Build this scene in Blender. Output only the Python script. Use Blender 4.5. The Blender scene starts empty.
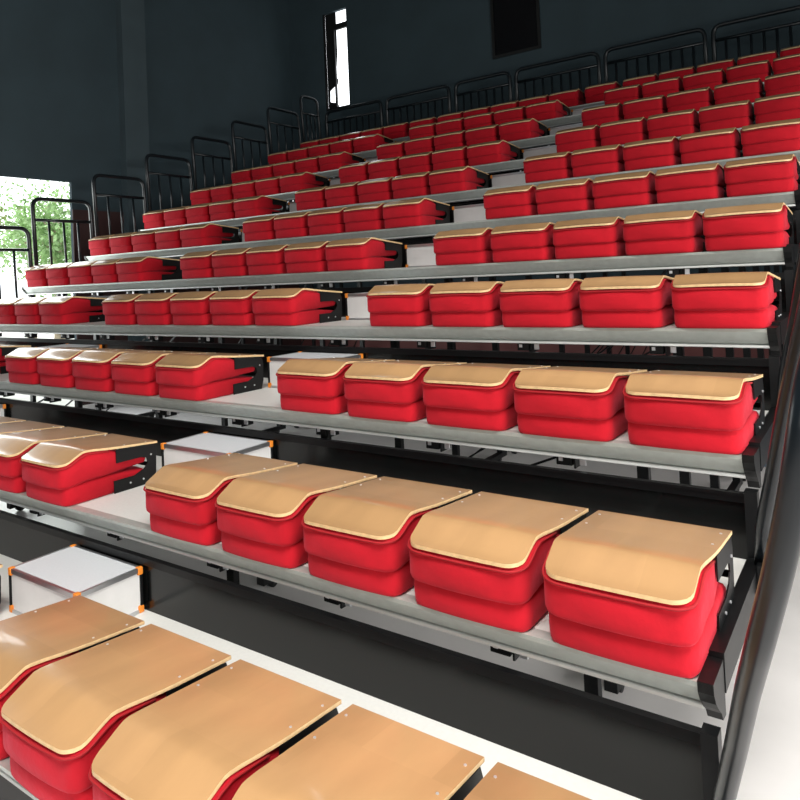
import bpy, bmesh, math, random
from mathutils import Vector, Matrix
random.seed(7)
S = bpy.context.scene
C = S.collection
PI = math.pi

# ------------------------------------------------------------------ camera
F_PX = 694.73
cx, cy, cz = 0.452, -1.176, 1.532
yaw, pitch, roll = -0.6025, 0.0218, -0.0442
fwd = Vector((math.sin(yaw) * math.cos(pitch), math.cos(yaw) * math.cos(pitch), math.sin(pitch)))
rgt = Vector((math.cos(yaw), -math.sin(yaw), 0))
upv = rgt.cross(fwd)
r2 = math.cos(roll) * rgt + math.sin(roll) * upv
u2 = -math.sin(roll) * rgt + math.cos(roll) * upv
cam = bpy.data.cameras.new('camera')
cam.sensor_width = 36
cam.lens = 36 * F_PX / 800
cam.shift_y = (260.69 - 400) / 800
cam.clip_start = 0.05
camo = bpy.data.objects.new('camera', cam)
camo.matrix_world = Matrix(((r2.x, u2.x, -fwd.x, cx), (r2.y, u2.y, -fwd.y, cy), (r2.z, u2.z, -fwd.z, cz), (0, 0, 0, 1)))
C.objects.link(camo)
S.camera = camo

# ------------------------------------------------------------------ world, light, exposure
S.view_settings.view_transform = 'Standard'
S.view_settings.look = 'None'
S.view_settings.gamma = 1
S.view_settings.use_curve_mapping = False
S.view_settings.exposure = 0.0
S.cycles.use_denoising = True
W = bpy.data.worlds.new('world')
S.world = W
W.use_nodes = True
bg = W.node_tree.nodes['Background']
bg.inputs[0].default_value = (0.93, 0.97, 1.0, 1)
bg.inputs[1].default_value = 3.0


def area(name, loc, target, sx, sy, power, col=(1, 1, 1), spread=180):
    l = bpy.data.lights.new(name, 'AREA')
    l.shape = 'RECTANGLE'
    l.size, l.size_y = sx, sy
    l.energy = power
    l.color = col
    l.spread = math.radians(spread)
    o = bpy.data.objects.new(name, l)
    o.location = loc
    d = Vector(target) - Vector(loc)
    o.rotation_euler = d.to_track_quat('-Z', 'Y').to_euler()
    C.objects.link(o)
    return o


# daylight from left opening, assumed daylight at the closed right and front walls; the overhead lamp is added
area('assumed_right_daylight', (8.85, 0.5, 2.0), (0, 0.8, 0.6), 9.0, 3.6, 640, (1.0, 0.98, 0.95), 110)  # assumed source lighting the seats' right sides; the right wall has no opening
area('assumed_front_daylight', (-1.0, -11.85, 3.8), (-1.0, 3, 2.2), 14.0, 4.2, 430, (1.0, 0.98, 0.96))  # added as assumed window light for the seat fronts; front wall is closed
area('daylight_left_window', (-10.0, 3.0, 1.6), (0, 2.5, 1.0), 3.6, 3.2, 120, (0.95, 1.0, 0.97))
area('added_overhead_light', (1.2, -1.6, 8.3), (0.4, 0.6, 0.0), 6.0, 4.0, 640, (1.0, 0.97, 0.92), 95)  # added to brighten the wood tops and front rows; ceiling has no opening

# ------------------------------------------------------------------ materials
MATS = {}


def mat(name, col, rough=0.6, metal=0.0, noise=0.0, nscale=8.0, bump=0.0, bscale=60.0, spec=0.5, coat=0.0, rnd=0.0, stretch=(1, 1, 1)):
    m = bpy.data.materials.new(name)
    m.use_nodes = True
    nt = m.node_tree
    b = nt.nodes['Principled BSDF']
    b.inputs['Base Color'].default_value = (*col, 1)
    b.inputs['Roughness'].default_value = rough
    b.inputs['Metallic'].default_value = metal
    b.inputs['Specular IOR Level'].default_value = spec
    b.inputs['Coat Weight'].default_value = coat
    b.inputs['Coat Roughness'].default_value = 0.09
    tc = nt.nodes.new('ShaderNodeTexCoord')
    mp = nt.nodes.new('ShaderNodeMapping')
    mp.inputs['Scale'].default_value = stretch
    nt.links.new(tc.outputs['Object'], mp.inputs[0])
    if noise > 0:
        n = nt.nodes.new('ShaderNodeTexNoise')
        n.inputs['Scale'].default_value = nscale
        n.inputs['Detail'].default_value = 5
        nt.links.new(mp.outputs[0], n.inputs['Vector'])
        r = nt.nodes.new('ShaderNodeValToRGB')
        r.color_ramp.elements[0].position = 0.3
        r.color_ramp.elements[1].position = 0.7
        r.color_ramp.elements[0].color = (*[c * (1 - noise) for c in col], 1)
        r.color_ramp.elements[1].color = (*[min(1, c * (1 + noise)) for c in col], 1)
        nt.links.new(n.outputs['Fac'], r.inputs[0])
        src = r.outputs[0]
        if rnd > 0:
            oi = nt.nodes.new('ShaderNodeObjectInfo')
            mr = nt.nodes.new('ShaderNodeMapRange')
            mr.inputs['To Min'].default_value = 1 - rnd
            mr.inputs['To Max'].default_value = 1 + rnd
            nt.links.new(oi.outputs['Random'], mr.inputs[0])
            h = nt.nodes.new('ShaderNodeHueSaturation')
            nt.links.new(mr.outputs[0], h.inputs['Value'])
            nt.links.new(src, h.inputs['Color'])
            src = h.outputs[0]
        nt.links.new(src, b.inputs['Base Color'])
    if bump > 0:
        n2 = nt.nodes.new('ShaderNodeTexNoise')
        n2.inputs['Scale'].default_value = bscale
        n2.inputs['Detail'].default_value = 4
        nt.links.new(mp.outputs[0], n2.inputs['Vector'])
        bp = nt.nodes.new('ShaderNodeBump')
        bp.inputs['Strength'].default_value = bump
        bp.inputs['Distance'].default_value = 0.01
        nt.links.new(n2.outputs['Fac'], bp.inputs['Height'])
        nt.links.new(bp.outputs[0], b.inputs['Normal'])
    MATS[name] = m
    return m


def wood_mat():
    m = mat('plywood_veneer', (0.50, 0.29, 0.135), rough=0.30, noise=0.17, nscale=4.0, stretch=(1.0, 0.35, 1.0), rnd=0.10, coat=0.5)
    nt = m.node_tree
    b = nt.nodes['Principled BSDF']
    # faint veneer sheets: large soft brick pattern mixed over the grain
    src = b.inputs['Base Color'].links[0].from_socket
    tc = nt.nodes.new('ShaderNodeTexCoord')
    oi = nt.nodes.new('ShaderNodeObjectInfo')
    ad = nt.nodes.new('ShaderNodeVectorMath')
    nt.links.new(tc.outputs['Object'], ad.inputs[0])
    cb = nt.nodes.new('ShaderNodeCombineXYZ')
    nt.links.new(oi.outputs['Random'], cb.inputs[0])
    nt.links.new(oi.outputs['Random'], cb.inputs[1])
    nt.links.new(cb.outputs[0], ad.inputs[1])
    br = nt.nodes.new('ShaderNodeTexBrick')
    br.inputs['Scale'].default_value = 1.0
    br.inputs['Brick Width'].default_value = 0.23
    br.inputs['Row Height'].default_value = 0.19
    br.inputs['Mortar Size'].default_value = 0.0
    br.inputs['Color1'].default_value = (0.88, 0.88, 0.85, 1)
    br.inputs['Color2'].default_value = (1.0, 1.0, 1.0, 1)
    nt.links.new(ad.outputs[0], br.inputs['Vector'])
    mx = nt.nodes.new('ShaderNodeMix')
    mx.data_type = 'RGBA'
    mx.blend_type = 'MULTIPLY'
    mx.inputs[0].default_value = 0.9
    nt.links.new(src, mx.inputs[6])
    nt.links.new(br.outputs['Color'], mx.inputs[7])
    nt.links.new(mx.outputs[2], b.inputs['Base Color'])
    return m


WOOD = wood_mat()
WEDGE = mat('plywood_edge', (0.74, 0.52, 0.27), rough=0.45, noise=0.12, nscale=40)
RED = mat('red_fabric', (0.52, 0.006, 0.017), rough=0.85, noise=0.10, nscale=7, bump=0.25, bscale=30, spec=0.25, rnd=0.06)
RED.node_tree.nodes['Principled BSDF'].inputs['Sheen Weight'].default_value = 0.25
RED.node_tree.nodes['Principled BSDF'].inputs['Sheen Tint'].default_value = (1, 0.25, 0.35, 1)
DRED = mat('dark_red_piping', (0.36, 0.004, 0.01), rough=0.8)
BLACK = mat('black_paint', (0.004, 0.004, 0.0045), rough=0.35, spec=0.25)
STEEL = mat('black_powder_coated_steel', (0.005, 0.0055, 0.006), rough=0.42, spec=0.3)
TUBE = mat('black_tube', (0.006, 0.010, 0.013), rough=0.34)
TUBEG = mat('gloss_black_tube', (0.006, 0.009, 0.012), rough=0.3, spec=0.35)
RISER = mat('black_riser_sheet', (0.0045, 0.005, 0.005), rough=0.17, spec=0.35, noise=0.35, nscale=2.2, stretch=(0.6, 1, 1.5), bump=0.05, bscale=3)
DECK = mat('grey_deck_vinyl', (0.74, 0.75, 0.72), rough=0.5, noise=0.03, nscale=60)
NOSE = mat('grey_aluminium_nosing', (0.52, 0.56, 0.53), rough=0.4, metal=0.35, noise=0.06, nscale=25)
LIP = mat('bright_aluminium_lip', (0.66, 0.68, 0.66), rough=0.35, metal=0.4)
BOXT = mat('step_top_grey', (0.68, 0.71, 0.74), rough=0.45, noise=0.02, nscale=90)
BOXS = mat('step_side_white', (0.78, 0.78, 0.77), rough=0.5, noise=0.03, nscale=12)
ORANGE = mat('orange_plastic', (0.90, 0.28, 0.03), rough=0.4)
ALU = mat('brushed_aluminium', (0.55, 0.56, 0.58), rough=0.3, metal=0.9)
BOLT = mat('zinc_bolt', (0.75, 0.76, 0.78), rough=0.3, metal=0.6)
WALL = mat('slate_blue_wall_paint', (0.032, 0.056, 0.068), rough=0.75, noise=0.10, nscale=1.6, bump=0.1, bscale=14)
WALLD = mat('slate_blue_column_paint', (0.048, 0.074, 0.086), rough=0.75, noise=0.08, nscale=2.0)
BROWN_SHADED = mat('shaded_oxblood_wainscot_paint', (0.040, 0.014, 0.013), rough=0.6, noise=0.12, nscale=2)  # same oxblood paint, with the left wall's shade put into the colour
BROWN = mat('oxblood_wainscot_paint', (0.22, 0.075, 0.07), rough=0.6, noise=0.12, nscale=2)
FLOOR = mat('pale_hall_floor', (0.80, 0.78, 0.77), rough=0.32, noise=0.07, nscale=1.5)
BLUEF = mat('blue_court_floor', (0.10, 0.17, 0.24), rough=0.35, noise=0.10, nscale=2)
WHITEP = mat('white_paint', (0.75, 0.75, 0.75), rough=0.5)
CEIL = mat('ceiling_paint', (0.10, 0.11, 0.12), rough=0.8)
FRAME = mat('dark_window_frame', (0.004, 0.005, 0.005), rough=0.6)
DGLASS = mat('dark_glass', (0.003, 0.003, 0.004), rough=0.15)
GROUND = mat('pale_concrete_yard', (0.62, 0.62, 0.56), rough=0.9, noise=0.1, nscale=1)
BARK = mat('pale_bark', (0.34, 0.28, 0.20), rough=0.9, noise=0.3, nscale=9)
LEAF = mat('light_green_leaves', (0.42, 0.52, 0.20), rough=0.6, noise=0.4, nscale=2.5)
LEAF2 = mat('deep_green_leaves', (0.26, 0.42, 0.16), rough=0.6, noise=0.4, nscale=2.5)


# ------------------------------------------------------------------ helpers
def link(name, bm, m, parent=None, smooth=False, loc=None):
    me = bpy.data.meshes.new(name)
    bmesh.ops.recalc_face_normals(bm, faces=bm.faces)
    bm.to_mesh(me)
    bm.free()
    for mm in (m if isinstance(m, (list, tuple)) else [m]):
        me.materials.append(mm)
    if smooth:
        for p in me.polygons:
            p.use_smooth = True
    o = bpy.data.objects.new(name, me)
    C.objects.link(o)
    if parent:
        o.parent = parent
    if loc:
        o.location = loc
    return o


def smooth_by_angle(o, deg=40):
    """mark sharp edges so flat facets keep a crease while curves are smooth"""
    bm = bmesh.new()
    bm.from_mesh(o.data)
    lim = math.radians(deg)
    for e in bm.edges:
        if len(e.link_faces) == 2 and e.calc_face_angle(0) > lim:
            e.smooth = False
        else:
            e.smooth = True
    for f in bm.faces:
        f.smooth = True
    bm.to_mesh(o.data)
    bm.free()
    return o


def box(bm, x0, x1, y0, y1, z0, z1, bev=0.0, mi=0):
    vs = [bm.verts.new((x, y, z)) for z in (z0, z1) for y in (y0, y1) for x in (x0, x1)]
    fs = [(0, 1, 3, 2), (4, 6, 7, 5), (0, 4, 5, 1), (2, 3, 7, 6), (0, 2, 6, 4), (1, 5, 7, 3)]
    out = [bm.faces.new([vs[i] for i in f]) for f in fs]
    for f in out:
        f.material_index = mi
    if bev > 0:
        es = list({e for f in out for e in f.edges})
        r = bmesh.ops.bevel(bm, geom=es, offset=bev, segments=2, affect='EDGES', profile=0.6)
        for f in r['faces']:
            f.material_index = mi


def bar(bm, a, b, w, h=None, up=(0, 0, 1)):
    """rectangular bar from a to b"""
    h = h or w
    a, b = Vector(a), Vector(b)
    d = (b - a).normalized()
    u = Vector(up)
    if abs(d.dot(u)) > 0.95:
        u = Vector((0, 1, 0))
    s = d.cross(u).normalized()
    t = s.cross(d)
    vs = []
    for p in (a, b):
        for i, j in ((-1, -1), (1, -1), (1, 1), (-1, 1)):
            vs.append(bm.verts.new(p + s * (i * w / 2) + t * (j * h / 2)))
    for f in ((3, 2, 1, 0), (4, 5, 6, 7), (0, 1, 5, 4), (1, 2, 6, 5), (2, 3, 7, 6), (3, 0, 4, 7)):
        bm.faces.new([vs[i] for i in f])


def tube(bm, pts, r, seg=10, cap=True):
    pts = [Vector(p) for p in pts]
    rings = []
    prev = None
    for i, p in enumerate(pts):
        if i == 0:
            d = pts[1] - p
        elif i == len(pts) - 1:
            d = p - pts[i - 1]
        else:
            d = (pts[i + 1] - p).normalized() + (p - pts[i - 1]).normalized()
        d.normalize()
        if prev is None:
            u = Vector((0, 0, 1)) if abs(d.z) < 0.9 else Vector((0, 1, 0))
            s = d.cross(u).normalized()
        else:
            s = (prev - d * prev.dot(d)).normalized()
        prev = s
        t = s.cross(d)
        rr = r[i] if isinstance(r, (list, tuple)) else r
        rings.append([bm.verts.new(p + (s * math.cos(2 * PI * k / seg) + t * math.sin(2 * PI * k / seg)) * rr) for k in range(seg)])
    for a, b in zip(rings, rings[1:]):
        for k in range(seg):
            bm.faces.new((a[k], a[(k + 1) % seg], b[(k + 1) % seg], b[k]))
    if cap:
        bm.faces.new(rings[0][::-1])
        bm.faces.new(rings[-1])


def rounded_path(pts, rad, n=5):
    """polyline with its inner corners replaced by arcs"""
    pts = [Vector(p) for p in pts]
    out = [pts[0]]
    for i in range(1, len(pts) - 1):
        p = pts[i]
        a = (pts[i - 1] - p)
        b = (pts[i + 1] - p)
        ra = min(rad, a.length * 0.49, b.length * 0.49)
        A = p + a.normalized() * ra
        B = p + b.normalized() * ra
        for k in range(n + 1):
            t = k / n
            out.append(A * (1 - t) ** 2 + p * 2 * t * (1 - t) + B * t * t)
    out.append(pts[-1])
    return out


def prism(bm, poly, axis, a, b):
    """extrude a 2-D polygon (the two other axes, in order) along axis from a to b"""
    def P(u, v, w):
        return {'x': (w, u, v), 'y': (u, w, v), 'z': (u, v, w)}[axis]
    A = [bm.verts.new(P(u, v, a)) for u, v in poly]
    B = [bm.verts.new(P(u, v, b)) for u, v in poly]
    n = len(poly)
    bm.faces.new(A)
    bm.faces.new(B[::-1])
    for i in range(n):
        bm.faces.new((A[i], A[(i + 1) % n], B[(i + 1) % n], B[i]))


def empty(name, loc=(0, 0, 0), label=None, cat=None, group=None):
    o = bpy.data.objects.new(name, None)
    o.empty_display_size = 0.1
    C.objects.link(o)
    o.location = loc
    tag(o, label, cat, group)
    return o


def tag(o, label=None, cat=None, group=None, kind=None):
    if label:
        o['label'] = label
    if cat:
        o['category'] = cat
    if group:
        o['group'] = group
    if kind:
        o['kind'] = kind
    return o


def struct(name, bm, m, label=None):
    o = link(name, bm, m)
    o['kind'] = 'structure'
    if label:
        o['label'] = label
    return o


def dup(o, parent=None, skip=()):
    c = o.copy()
    C.objects.link(c)
    if parent:
        c.parent = parent
    for ch in list(KIDS.get(o.name, [])):
        if ch.name.split('.')[0] not in skip:
            dup(ch, c, skip)
    return c


KIDS = {}


def note_kids(root):
    for o in root.children_recursive:
        KIDS.setdefault(o.parent.name, []).append(o)


# ------------------------------------------------------------------ dimensions of the stand
D, H = 0.8931, 0.40405          # depth and rise of one row
PIT, A = 0.5, 0.6239            # seat pitch, extra width of an aisle
BLK = 5 * PIT + A
FZ = -H                         # hall floor


def RZ(k):
    return k * H - 0.018 - (0.07 if k == 10 else 0)


XL = -(2 * BLK + 5 * PIT) - 0.04
XR = 0.0
N = 11
YB, XW, CZ = 10.2, -10.1, 8.4   # back wall, left wall, ceiling
XE, YF = 9.0, -12.0

ORD = ['first', 'second', 'third', 'fourth', 'fifth', 'sixth', 'seventh', 'eighth', 'ninth', 'tenth', 'top']


# ------------------------------------------------------------------ room shell
def wall_holes(bm, axis, t0, t1, u0, u1, z0, z1, holes):
    """slab normal to axis between t0..t1, spanning u and z, with rectangular holes"""
    us = sorted({u0, u1, *[h[0] for h in holes], *[h[1] for h in holes]})
    zs = sorted({z0, z1, *[h[2] for h in holes], *[h[3] for h in holes]})
    for a, b in zip(us, us[1:]):
        for c, d in zip(zs, zs[1:]):
            mu, mz = (a + b) / 2, (c + d) / 2
            if any(h[0] < mu < h[1] and h[2] < mz < h[3] for h in holes):
                continue
            if axis == 'x':
                box(bm, t0, t1, a, b, c, d)
            else:
                box(bm, a, b, t0, t1, c, d)
    bmesh.ops.remove_doubles(bm, verts=bm.verts, dist=1e-5)


bm = bmesh.new(); box(bm, XW - 0.06, XE + 0.3, YF - 0.3, 6.1, FZ - 0.2, FZ); struct('floor', bm, FLOOR)
bm = bmesh.new(); box(bm, XW - 0.06, XE + 0.3, 6.1, YB + 0.3, FZ - 0.2, FZ); struct('floor_rear', bm, BLUEF)
bm = bmesh.new(); box(bm, XW - 0.3, XE + 0.3, YF - 0.3, YB + 0.3, CZ, CZ + 0.2); struct('ceiling', bm, CEIL)
LW = (1.2, 5.0, FZ, 3.26)
bm = bmesh.new(); wall_holes(bm, 'x', XW - 0.06, XW, YF - 0.3, YB + 0.3, FZ, CZ, [LW]); struct('wall_left', bm, WALL)
SL = (-9.12, -8.45, 5.12, 7.2)
DW = (-5.12, -4.19, 5.38, 7.3)
bm = bmesh.new(); wall_holes(bm, 'y', YB, YB + 0.08, XW, XE, FZ, CZ, [SL]); struct('wall_back', bm, WALL)
RWN = [(-3.5 + i * 3.1, -0.7 + i * 3.1, 0.4, 4.1) for i in range(3)]  # unused rectangles for the assumed right windows; none is cut
bm = bmesh.new(); wall_holes(bm, 'x', XE, XE + 0.3, YF - 0.3, YB + 0.3, FZ, CZ, []); struct('wall_right', bm, WALL)
bm = bmesh.new(); wall_holes(bm, 'y', YF - 0.3, YF, XW, XE, FZ, CZ, []); struct('wall_front', bm, WALL)
# column on the left wall
bm = bmesh.new(); box(bm, XW, XW + 0.16, 5.9, 6.36, FZ, CZ); struct('trim_1', bm, WALLD)
# oxblood wainscot
bm = bmesh.new(); box(bm, XW, XW + 0.02, 5.0, 5.9, FZ + 0.1, 2.82); box(bm, XW, XW + 0.02, 6.36, YB - 0.02, FZ + 0.1, 2.82); struct('trim_2', bm, BROWN_SHADED)
bm = bmesh.new(); box(bm, XW, XE, YB - 0.02, YB, FZ + 0.1, 1.22); struct('trim_3', bm, BROWN)
bm = bmesh.new(); box(bm, XW, XE, YB - 0.03, YB, FZ, FZ + 0.1); struct('baseboard_back', bm, WHITEP)
bm = bmesh.new(); box(bm, XW, XW + 0.03, 5.0, 5.9, FZ, FZ + 0.1); box(bm, XW, XW + 0.03, 6.36, YB - 0.03, FZ, FZ + 0.1); struct('baseboard_left', bm, WHITEP)

# slit window in the back wall: dark casement to the left, bright pane to the right
w = empty('window_1', (0, 0, 0)); w['kind'] = 'structure'
bm = bmesh.new()
box(bm, SL[0], SL[0] + 0.03, YB + 0.01, YB + 0.06, SL[2], SL[3])
box(bm, SL[1] - 0.03, SL[1], YB + 0.01, YB + 0.06, SL[2], SL[3])
box(bm, SL[0] + 0.03, SL[1] - 0.03, YB + 0.01, YB + 0.06, SL[2], SL[2] + 0.04)
box(bm, -8.80, SL[1] - 0.03, YB + 0.01, YB + 0.06, 6.80, 6.92)
link('window_frame', bm, FRAME, w)
bm = bmesh.new()
# half-drawn black blind with a torn, wavy edge
edge = [(-8.80, SL[3]), (-8.80, 6.3), (-8.83, 6.05), (-8.90, 5.98), (-8.86, 5.85), (-8.80, 5.75), (-8.82, 5.66), (-8.95, 5.60), (-9.03, 5.55), (-9.04, 5.32), (-8.96, 5.29), (-8.84, 5.27), (-8.80, 5.16)]
poly = [(SL[0] + 0.03, SL[3])] + [(x, z) for x, z in edge] + [(SL[0] + 0.03, SL[2] + 0.04)]
prism(bm, [(x, z) for x, z in poly], 'y', YB + 0.062, YB + 0.075)
link('blind', bm, FRAME, w)
bm = bmesh.new(); box(bm, -8.86, -8.82, YB + 0.015, YB + 0.058, SL[2] + 0.04, 6.84); link('mullion', bm, FRAME, w)
# dark window further right
w = empty('window_2', (0, 0, 0)); w['kind'] = 'structure'
bm = bmesh.new()
for a, b, c, d in ((DW[0], DW[0] + 0.05, DW[2], DW[3]), (DW[1] - 0.05, DW[1], DW[2], DW[3]), (DW[0] + 0.05, DW[1] - 0.05, DW[2], DW[2] + 0.05), (DW[0] + 0.05, DW[1] - 0.05, DW[3] - 0.05, DW[3])):
    box(bm, a, b, YB - 0.03, YB, c, d)
link('window_frame', bm, FRAME, w)
bm = bmesh.new(); box(bm, DW[0] + 0.05, DW[1] - 0.05, YB - 0.012, YB, DW[2] + 0.05, DW[3] - 0.05); link('pane', bm, DGLASS, w)

# outdoors beyond the left opening
bm = bmesh.new(); box(bm, -60, XW - 0.06, -30, 40, FZ - 0.3, FZ - 0.02); struct('ground_yard', bm, GROUND)


def tree(x, y, h, cr, leafm, n, label, seed):
    rng = random.Random(seed)
    t = empty('tree', (x, y, FZ - 0.02), label, 'tree')
    bm = bmesh.new()
    top = h * 0.62
    tube(bm, [(0, 0, 0), (0.05, 0.03, top * 0.4), (-0.05, 0.06, top * 0.75), (0.02, 0, top)], [0.16, 0.13, 0.11, 0.07], 9)
    link('trunk', bm, BARK, t, True)
    cl = []
    bm = bmesh.new()
    for i in range(9):
        a = rng.uniform(0, 2 * PI)
        el = rng.uniform(0.15, 1.2)
        s = Vector((0, 0, top * rng.uniform(0.45, 0.98)))
        e = s + Vector((math.cos(a) * math.cos(el), math.sin(a) * math.cos(el), math.sin(el))) * cr * rng.uniform(0.6, 1.0)
        tube(bm, [s, (s + e) / 2 + Vector((0, 0, 0.08)), e], [0.05, 0.035, 0.015], 6)
        cl.append(e)
        cl.append((s + e) / 2)
    link('branch', bm, BARK, t, True)
    bm = bmesh.new()
    for i in range(n):
        c = rng.choice(cl)
        v = Vector((rng.gauss(0, 1), rng.gauss(0, 1), rng.gauss(0, 0.8))) * cr * 0.27
        p = c + v
        a = Vector((rng.uniform(-1, 1), rng.uniform(-1, 1), rng.uniform(-1, 1))).normalized()
        b = a.orthogonal().normalized()
        s = rng.uniform(0.05, 0.10)
        q = [bm.verts.new(p + a * s), bm.verts.new(p + b * s * 0.5), bm.verts.new(p - a * s), bm.verts.new(p - b * s * 0.5)]
        bm.faces.new(q)
    link('foliage', bm, leafm, t)
    return t


tree(-13.4, 4.30, 5.6, 1.0, LEAF, 1500, 'pale-trunked tree outside the left opening, nearest of the trees', 1)
tree(-15.8, 7.9, 5.9, 1.2, LEAF2, 2200, 'deeper green tree seen near the right edge of the left opening', 2)
tree(-18.8, 6.0, 6.4, 1.35, LEAF, 2400, 'light green tree in the middle of the left opening', 3)
tree(-24.0, 11.5, 7.4, 1.8, LEAF2, 2400, 'distant tree farthest back outside the left opening', 4)

# ------------------------------------------------------------------ tiers of the stand
LEGX = (-0.62, -2.82, -5.94, -8.5)


def build_tier(k):
    last = k == N - 1
    y0, z0 = k * D, RZ(k)
    lab = ('grey deck and black riser of the %s row of the grandstand, counted from the front' % ORD[k]) if not last else 'grey deck of the topmost row of the grandstand, under the back guard rails'
    t = empty('seating_tier', (0, y0, z0), lab, 'grandstand tier', 'tiers of the telescopic grandstand')
    dx0, dx1 = XL, -0.012
    bm = bmesh.new()
    box(bm, dx0, dx1, 0.0, 0.872 if not last else 0.95, -0.03, 0.0)
    link('deck', bm, DECK, t)
    # nosing: top edge forward, face slanting back underneath
    bm = bmesh.new()
    prism(bm, [(-0.050, 0.0), (0.0, 0.0), (0.0, -0.03), (0.05, -0.03), (0.05, -0.085), (0.018, -0.085), (0.0, -0.078), (-0.048, -0.016)], 'x', dx0, dx1)
    link('nosing', bm, NOSE, t)
    bm = bmesh.new()
    prism(bm, [(0.002, -0.085), (0.05, -0.085), (0.05, -0.101), (0.004, -0.101), (-0.004, -0.097), (-0.002, -0.088)], 'x', dx0, dx1)
    link('nosing_lip', bm, LIP, t)
    # curved black end caps of the nosing
    for xe, nm in ((-0.012, 'end_cap'), (XL - 0.042, 'end_cap')):
        bm = bmesh.new()
        pts = [(-0.056, 0.006), (0.09, 0.006), (0.09, -0.15), (0.05, -0.145), (0.03, -0.115), (0.0, -0.09), (-0.03, -0.06), (-0.052, -0.025)]
        prism(bm, pts, 'x', xe, xe + 0.042)
        link(nm, bm, STEEL, t)
    # side plates along the deck ends
    for xe in (-0.012, XL - 0.045):
        bm = bmesh.new()
        box(bm, xe, xe + 0.045, 0.092, 0.875, -0.09, 0.022)
        link('side_plate', bm, STEEL, t)
    if not last:
        # riser: glossy sheet between a top rail and a foot rail
        rt = 0.0 if k < 9 else -0.085
        bm = bmesh.new()
        box(bm, dx0, dx1, 0.872, 0.884, 0.0, 0.252 + rt)
        link('riser_panel', bm, RISER, t)
        bm = bmesh.new()
        box(bm, dx0, dx1, 0.862, 0.872, 0.218 + rt, 0.244 + rt)
        box(bm, dx0, dx1, 0.856, 0.884, 0.244 + rt, 0.256 + rt)
        link('riser_top_rail', bm, BLACK, t)
        for xe in (-0.012, XL - 0.045):
            bm = bmesh.new()
            box(bm, xe - 0.0, xe + 0.045, 0.842, 0.89, 0.023, 0.27 + rt)
            link('riser_end_post', bm, STEEL, t)
    # front carrier beam under the nosing, with hanging brackets
    bm = bmesh.new()
    box(bm, dx0, dx1, 0.72, 0.80, -0.11, -0.03)
    box(bm, dx0, dx1, 0.36, 0.41, -0.085, -0.03)
    link('deck_beam', bm, STEEL, t)
    rng = random.Random(100 + k)
    x = -0.55 - 0.1 * (k % 3)
    while x > XL + 0.3:
        bm = bmesh.new()
        box(bm, x - 0.055, x + 0.02, 0.052, 0.15, -0.15, -0.03, 0.004)
        box(bm, x + 0.028, x + 0.036, 0.055, 0.15, -0.16, -0.03)
        link('deck_bracket', bm, STEEL, t)
        bm = bmesh.new()
        box(bm, x + 0.055, x + 0.085, 0.052, 0.062, -0.142, -0.09, 0.003)
        link('clamp', bm, BOLT, t)
        bm = bmesh.new()
        box(bm, x - 0.04, x - 0.022, 0.046, 0.052, -0.130, -0.112)
        link('bolt', bm, BOLT, t)
        x -= 0.74 + rng.uniform(-0.05, 0.05)
    # legs
    for i, lx in enumerate(LEGX):
        if k == 0:
            break
        bm = bmesh.new()
        box(bm, lx - 0.03, lx + 0.03, 0.755, 0.80, FZ - z0 + 0.09, -0.11)
        link('leg', bm, STEEL, t)
        bm = bmesh.new()
        box(bm, lx - 0.03, lx + 0.03, 0.10, 0.86, FZ - z0 + 0.045, FZ - z0 + 0.09)
        link('base_beam', bm, STEEL, t)
        for wy in (0.2, 0.72):
            bm = bmesh.new()
            tube(bm, [(lx - 0.02, wy, FZ - z0 + 0.04), (lx + 0.02, wy, FZ - z0 + 0.04)], 0.039, 14)
            link('wheel', bm, STEEL, t, True)
    if k > 1:
        for a, b in ((LEGX[0], LEGX[1]), (LEGX[2], LEGX[3])):
            bm = bmesh.new()
            bar(bm, (a, 0.78, -0.12), (b, 0.78, FZ - z0 + 0.15), 0.02, 0.012)
            link('brace', bm, STEEL, t)
    if k == 0:
        bm = bmesh.new()
        box(bm, dx0, dx1, 0.055, 0.065, FZ + 0.003, -0.031)
        link('skirt', bm, STEEL, t)
        for lx in LEGX:
            bm = bmesh.new()
            box(bm, lx - 0.03, lx + 0.03, 0.755, 0.8, FZ + 0.003, -0.11)
            link('leg', bm, STEEL, t)
    return t


for k in range(N):
    build_tier(k)

# ------------------------------------------------------------------ folded seat
WTOP = [(-0.125, 0.2210), (-0.09, 0.2240), (-0.055, 0.2290), (-0.03, 0.2390), (0.0, 0.2550), (0.03, 0.2705), (0.045, 0.2765), (0.06, 0.2768), (0.10, 0.2740), (0.16, 0.2660), (0.25, 0.2560), (0.35, 0.2470), (0.45, 0.2380), (0.50, 0.2330)]


def interp(tab, y):
    if y <= tab[0][0]:
        return tab[0][1]
    for (a, za), (b, zb) in zip(tab, tab[1:]):
        if y <= b:
            t = (y - a) / (b - a)
            return za + (zb - za) * t
    return tab[-1][1]


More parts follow.
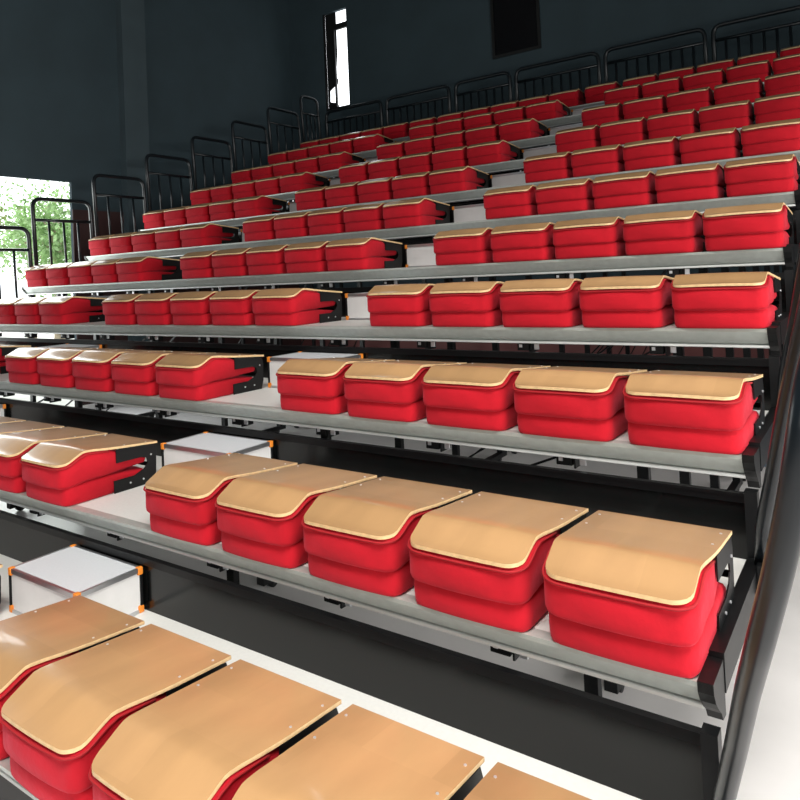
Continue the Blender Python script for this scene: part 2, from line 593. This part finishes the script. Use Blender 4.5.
def loft(bm, ys, half, top, bot, nx=12, bulge=0.0, y_front=0.0, edge_r=0.012, edge_mat=0, side_round=True, pillow=0.0, puff=0.006):
    """a slab lofted along y: half(y) half width, top(y), bot(y); rounded long edges, front bowed outwards"""
    rings = []
    for y, inset in ys:
        hw = half(y) - inset * 0.3
        t, b = top(y) - inset, bot(y) + inset
        ring = []
        er = edge_r
        xs = [math.sin((i / nx - 0.5) * PI) for i in range(nx + 1)]

        def yy(x):
            f = max(0.0, 1 - (y - y_front) / 0.14)
            return y - bulge * (1 - min(1, abs(x) / max(hw, 1e-4)) ** 2.2) * f
        for x in xs:                      # top, left to right
            X = x * hw
            zz = t + pillow * (1 - x * x)
            if abs(x) > 0.999:
                zz = t - er * 0.9
            elif abs(x) > 0.9:
                zz = t - er * 0.22
            ring.append((X, yy(X), zz))
        m = (t + b) / 2
        if side_round:
            ring.append((hw + pillow * 0.45, yy(hw), m))
        for x in reversed(xs):            # bottom, right to left
            X = x * hw
            zz = b
            if abs(x) > 0.999:
                zz = b + er * 0.9
            elif abs(x) > 0.9:
                zz = b + er * 0.22
            ring.append((X, yy(X), zz))
        if side_round:
            ring.append((-hw - pillow * 0.45, yy(hw), m))
        rings.append([bm.verts.new(p) for p in ring])
    n = len(rings[0])
    for a, b in zip(rings, rings[1:]):
        for i in range(n):
            bm.faces.new((a[i], a[(i + 1) % n], b[(i + 1) % n], b[i]))
    r0 = rings[0]
    T = r0[:nx + 1]
    if side_round:
        B = r0[nx + 2:2 * nx + 3][::-1]
        M = [r0[-1]]
        for i in range(1, nx):
            p = (T[i].co + B[i].co) / 2
            f = min(1, 2.2 * (1 - abs(T[i].co.x) / max(abs(T[0].co.x), 1e-4)))
            M.append(bm.verts.new((p.x, p.y - puff * f, p.z)))
        M.append(r0[nx + 1])
        for i in range(nx):
            bm.faces.new((T[i], T[i + 1], M[i + 1], M[i]))
            bm.faces.new((M[i], M[i + 1], B[i + 1], B[i]))
    else:
        bm.faces.new(r0[::-1])
    bm.faces.new(rings[-1])
    return rings


def corner(W0, R, y0, Wb=None, ya=0.2, yb=0.45):
    def f(y):
        d = y - y0
        w_ = W0
        if Wb is not None and y > ya:
            w_ = W0 + (Wb - W0) * min(1, (y - ya) / (yb - ya))
        if d < R:
            q = R - max(0, d)
            return w_ - R + math.sqrt(max(0, R * R - q * q))
        return w_
    return f


def stations(y0, y1, R, extra=()):
    s = [(y0, 0.024), (y0 + 0.0025, 0.013), (y0 + 0.007, 0.006), (y0 + 0.013, 0.002)]
    for t in (0.22, 0.34, 0.5, 0.7, 1.0):
        s.append((y0 + 0.004 + R * t, 0.0))
    y = y0 + R + 0.03
    while y < y1 - 0.02:
        s.append((y, 0.0))
        y += 0.035
    s += [(y1 - 0.006, 0.0), (y1 - 0.001, 0.006)]
    return s


def build_seat():
    root = empty('folded_seat')
    # lower cushion = the seat
    bm = bmesh.new()
    loft(bm, stations(-0.066, 0.425, 0.06), corner(0.220, 0.055, -0.066, 0.214), lambda y: 0.108 if y < 0.2 else 0.108 - (y - 0.2) * 0.10, lambda y: 0.0 if y < 0.2 else (y - 0.2) * 0.14, bulge=0.010, y_front=-0.066, pillow=0.006, edge_r=0.016)
    for v in bm.verts:
        v.co.z = max(v.co.z, 0.001)
    o = link('seat_cushion', bm, RED, root); smooth_by_angle(o, 60)
    # upper cushion = the folded backrest; it overhangs the lower one
    bm = bmesh.new()

    def ubot(y):
        if y < -0.05:
            return 0.094
        if y < 0.06:
            return 0.094 + (y + 0.05) / 0.11 * 0.016
        return 0.110 if y < 0.2 else 0.110 + (y - 0.2) * 0.05
    loft(bm, stations(-0.086, 0.43, 0.075), corner(0.2275, 0.065, -0.086, 0.214, 0.16, 0.3), lambda y: (interp(WTOP, y) - 0.0135) if y < 0.22 else min(interp(WTOP, y) - 0.0135, 0.240 - (y - 0.22) * 0.34), ubot, bulge=0.014, y_front=-0.086, pillow=0.0, edge_r=0.020, puff=0.008)
    up = link('backrest_cushion', bm, RED, root); smooth_by_angle(up, 60)
    # piping under the wood
    bm = bmesh.new()
    hf = corner(0.228, 0.065, -0.087)
    path = []
    ys_ = [0.19, 0.12, 0.06, 0.02, -0.02]
    arc = [(0.163 + 0.065 * math.cos(a), -0.022 - 0.065 * math.sin(a)) for a in [i * PI / 2 / 6 for i in range(1, 7)]]
    right = [(hf(y), y) for y in ys_] + arc
    for x, y in right:
        path.append((x, y))
    for i in range(1, 8):
        path.append((0.163 - 0.326 * i / 8, -0.087))
    for x, y in reversed(right):
        path.append((-x, y))
    P3 = []
    for x, y in path:
        f = max(0.0, 1 - (y + 0.088) / 0.14)
        yy = y - 0.014 * (1 - min(1, abs(x) / 0.236) ** 2.2) * f
        P3.append((x, yy, interp(WTOP, y) - 0.021))
    tube(bm, P3, 0.0045, 6)
    link('piping', bm, DRED, up, True)
    # plywood shell
    bm = bmesh.new()
    T = 0.0125
    hw = corner(0.217, 0.058, -0.084, 0.229, -0.02, 0.25)
    ys = []
    yv = [-0.084, -0.083, -0.080, -0.074, -0.064, -0.05, -0.036, -0.022, -0.008, 0.006, 0.024, 0.042, 0.06, 0.08, 0.10, 0.13, 0.17, 0.22, 0.28, 0.34, 0.40, 0.46, 0.502]
    nx = 14
    tops, bots = [], []
    for y in yv:
        h_ = hw(y)
        rt, rb = [], []
        for i in range(nx + 1):
            x = (i / nx * 2 - 1) * h_
            f = max(0.0, 1 - (y + 0.084) / 0.14)
            yy = y - 0.014 * (1 - min(1, abs(x) / 0.236) ** 2.2) * f
            z = interp(WTOP, y)
            z += 0.004 * (1 - (x / 0.228) ** 2) * (1 if y < 0.1 else max(0, 1 - (y - 0.1) / 0.3))
            rt.append(bm.verts.new((x, yy, z)))
            rb.append(bm.verts.new((x, yy, z - T)))
        tops.append(rt); bots.append(rb)
    side = []
    for j in range(len(yv) - 1):
        for i in range(nx):
            bm.faces.new((tops[j][i], tops[j][i + 1], tops[j + 1][i + 1], tops[j + 1][i]))
            bm.faces.new((bots[j][i], bots[j + 1][i], bots[j + 1][i + 1], bots[j][i + 1]))
        side.append(bm.faces.new((tops[j][0], tops[j + 1][0], bots[j + 1][0], bots[j][0])))
        side.append(bm.faces.new((tops[j][nx], bots[j][nx], bots[j + 1][nx], tops[j + 1][nx])))
    for i in range(nx):
        side.append(bm.faces.new((tops[0][i], bots[0][i], bots[0][i + 1], tops[0][i + 1])))
        side.append(bm.faces.new((tops[-1][i], tops[-1][i + 1], bots[-1][i + 1], bots[-1][i])))
    for f in side:
        f.material_index = 1
    sh = link('backrest_shell', bm, [WOOD, WEDGE], root); smooth_by_angle(sh, 50)
    for sx in (-0.205, 0.205):
        for y in (0.30, 0.44):
            zt = interp(WTOP, y)
            bm = bmesh.new()
            tube(bm, [(sx, y, zt - 0.001), (sx, y, zt + 0.002)], 0.0045, 8)
            link('screw', bm, BOLT, sh)
    # C-shaped hinge plates left and right
    for s in (-1, 1):
        bm = bmesh.new()
        poly = [(0.232, 0.243), (0.30, 0.237), (0.44, 0.2245), (0.478, 0.220), (0.492, 0.18), (0.488, 0.06), (0.470, 0.0), (0.214, 0.0), (0.214, 0.070), (0.345, 0.070), (0.405, 0.092), (0.432, 0.120), (0.425, 0.152), (0.39, 0.163), (0.232, 0.165)]
        x0 = s * 0.2245
        prism(bm, poly, 'x', min(x0, x0 + s * 0.005), max(x0, x0 + s * 0.005))
        hp = link('hinge_plate', bm, STEEL, root)
        for (y, z) in ((0.315, 0.036), (0.40, 0.036), (0.455, 0.165)):
            bm = bmesh.new()
            tube(bm, [(x0 + s * 0.004, y, z), (x0 + s * 0.009, y, z)], 0.0055, 8)
            link('bolt', bm, BOLT, hp)
    # rear cross tube joining the plates
    for y, z in ((0.465, 0.10), (0.455, 0.028)):
        bm = bmesh.new()
        tube(bm, [(-0.2245, y, z), (0.2245, y, z)], 0.012, 10)
        link('hinge_tube', bm, STEEL, root, True)
    return root


seat0 = build_seat()
note_kids(seat0)
blkname = ['right', 'middle', 'left']


def pos_words(i, b):
    if b == 0:
        return ['at the right end', 'second from right end', 'in the centre', 'second from the aisle', 'beside the aisle'][i]
    if b == 1:
        return ['beside its right aisle', 'second from its right aisle', 'in the centre', 'second from its left aisle', 'beside its left aisle'][i]
    return ['beside the aisle', 'second from the aisle', 'in the centre', 'second from far left end', 'at the far left end'][i]


def px(p):
    v = Vector(p) - Vector((cx, cy, cz))
    z = v.dot(fwd)
    if z < 0.1:
        return (-9999, -9999)
    return (400 + F_PX * v.dot(r2) / z, 260.69 - F_PX * v.dot(u2) / z)


first = True


def put_seat(x, k, label):
    global first
    u, v = px((x, k * D + 0.2, k * H + 0.1))
    if u < -110 or u > 930 or v > 1100:
        return
    if first:
        s = seat0
        first = False
    else:
        s = dup(seat0, None, () if k < 4 else ('screw', 'bolt', 'hinge_tube') if k < 7 else ('screw', 'bolt', 'hinge_tube', 'piping'))
    s.location = (x + random.uniform(-0.003, 0.003), k * D, RZ(k))
    s.rotation_euler = (0, 0, random.uniform(-0.006, 0.006))
    s['label'] = label
    s['category'] = 'stadium seat'
    s['group'] = 'folded red grandstand seats'


for k in range(N):
    for b in range(3):
        for i in range(5):
            x = -b * BLK - i * PIT - 0.228
            row = ORD[k] + ' row up' if k < N - 1 else 'top row'
            put_seat(x, k, 'folded red seat with wood top, %s, %s block, %s' % (row, blkname[b], pos_words(i, b)))
for b in (0, 1):
    put_seat(-(b * BLK + 5 * PIT + A / 2) + 0.02, N - 1, 'folded red seat in the top row, standing where the %s aisle would continue' % ('right' if b == 0 else 'left'))


# ------------------------------------------------------------------ aisle step boxes
def build_step():
    r = empty('aisle_step')
    x0, x1, y0, y1, zt = -0.295, 0.295, 0.521, 0.855, 0.210
    bm = bmesh.new(); box(bm, x0 + 0.008, x1 - 0.008, y0 + 0.008, y1 - 0.008, 0.002, zt - 0.012); link('step_body', bm, BOXS, r)
    bm = bmesh.new(); box(bm, x0 + 0.010, x1 - 0.010, y0 + 0.010, y1 - 0.010, zt - 0.012, zt); link('step_top', bm, BOXT, r)
    c = 0.024
    bm = bmesh.new()
    for z0, z1 in ((zt - 0.020, zt + 0.002), (0.001, 0.016)):
        box(bm, x0 + c, x1 - c, y0, y0 + 0.014, z0, z1)
        box(bm, x0 + c, x1 - c, y1 - 0.014, y1, z0, z1)
        box(bm, x0, x0 + 0.014, y0 + c, y1 - c, z0, z1)
        box(bm, x1 - 0.014, x1, y0 + c, y1 - c, z0, z1)
    link('edge_trim', bm, ALU, r)
    for x in (x0, x1 - 0.012):
        for y in (y0, y1 - 0.012):
            bm = bmesh.new()
            box(bm, x, x + 0.012, y, y + 0.012, 0.03, zt - 0.03)
            link('corner_post', bm, STEEL, r)
    for x in (x0, x1):
        for y in (y0, y1):
            for z in (0.0, zt):
                bm = bmesh.new()
                sx = 1 if x < 0 else -1
                sy = 1 if y < 0.6 else -1
                xa, xb = sorted((x - sx * 0.003, x + sx * c))
                ya, yb = sorted((y - sy * 0.003, y + sy * c))
                za, zb = (0.0, 0.034) if z == 0 else (zt - 0.032, zt + 0.005)
                box(bm, xa, xb, ya, yb, za, zb, 0.006)
                link('corner_piece', bm, ORANGE, r)
    return r


step0 = build_step()
note_kids(step0)
first_step = True
for k in range(N - 1):
    for b in (0, 1):
        X = (-(b + 1) * BLK + 0.012 - b * BLK - 2.456 - 0.0636) / 2
        u, v = px((X, k * D + 0.7, k * H + 0.1))
        if u < -60 or v > 900:
            continue
        s = step0 if first_step else dup(step0)
        first_step = False
        s.location = (X, k * D, RZ(k))
        s['label'] = 'white step box with orange corners in the %s aisle, on the %s row up' % ('right' if b == 0 else 'left', ORD[k])
        s['category'] = 'step'
        s['group'] = 'step boxes in the aisles'


# ------------------------------------------------------------------ guard rails
def rail_frame(name, L, h, mid, low, nb, label, group, leg=0.0, r=0.027):
    """a tube frame in the local x-z plane, x 0..L"""
    t = empty(name, (0, 0, 0), label, 'guard rail', group)
    bm = bmesh.new()
    tube(bm, rounded_path([(0, 0, leg), (0, 0, h), (L, 0, h), (L, 0, leg)], 0.13, 6), r, 10)
    link('outer_frame', bm, TUBE, t, True)
    bm = bmesh.new()
    tube(bm, [(0, 0, mid), (L, 0, mid)], r * 0.8, 8)
    link('cross_bar', bm, TUBE, t, True)
    bm = bmesh.new()
    tube(bm, [(0, 0, low), (L, 0, low)], r * 0.8, 8)
    link('cross_bar', bm, TUBE, t, True)
    for i in range(nb):
        x = L * (i + 1) / (nb + 1)
        bm = bmesh.new()
        tube(bm, [(x, 0, low), (x, 0, mid)], r * 0.62, 8)
        link('baluster', bm, TUBE, t, True)
    return t


GL = 'side guard rails on the left end of the stand'
for k in range(3, N):
    L = 0.83 if k < N - 1 else 0.50
    lab = 'black tube guard rail at the left end of the %s row' % ORD[k]
    r = rail_frame('guard_rail', L, 1.19 if k < N - 1 else 1.25, 0.90, 0.22, 3, lab, GL)
    r.location = (XL + 0.04, k * D + 0.15, RZ(k))
    r.rotation_euler = (-0.07, 0, PI / 2)
    if k < N - 1:
        r.location.y = k * D + 0.125
GB = 'guard rails along the back of the top row'
spans = [(-8.74, -7.35), (-7.21, -5.82), (-5.68, -4.61), (-4.49, -3.06), (-2.95, -1.48), (-1.365, 0.10)]
names = ['farthest left', 'second from the left', 'third from the left', 'fourth from the left, right of the dark window', 'second from the right', 'farthest right']
names = ['farthest left, below the bright slit window', 'second from the left', 'narrowest one, third from the left', 'fourth from the left, below the dark window', 'fifth from the left', 'farthest right']
for (a, b), nm in zip(spans, names):
    r = rail_frame('guard_rail', b - a, 1.0, 0.79, 0.12, 8 if b - a > 1.2 else 6, 'black tube guard rail behind the top row, ' + nm, GB, r=0.032)
    r.location = (a, 9.75, RZ(10))
# side guard rails at the right end, leaning outwards
for k in range(0, 8):
    t = empty('guard_rail', (0.01, k * D, RZ(k) + 0.018), 'black tube guard rail at the right end of the stand, on the %s row' % ORD[k], 'guard rail', 'side guard rails on the right end of the stand')
    bm = bmesh.new()
    pts = [(0.03, 0.80, 0.0), (0.058, 0.697, 0.188), (0.123, 0.544, 0.434), (0.18, 0.382, 0.657), (0.226, 0.26, 0.82), (0.27, 0.18, 0.98), (0.30, 0.135, 1.10), (0.323, 0.105, 1.21), (0.339, 0.11, 1.31), (0.352, 0.2, 1.385), (0.37, 0.45, 1.40), (0.378, 0.56, 1.36), (0.38, 0.58, 1.28)]
    tube(bm, rounded_path(pts, 0.05, 4), 0.025, 16)
    link('rail_tube', bm, TUBEG, t, True)
    bm = bmesh.new()
    box(bm, 0.024, 0.05, 0.72, 0.83, -0.08, 0.025, 0.004)
    link('mounting_plate', bm, STEEL, t)
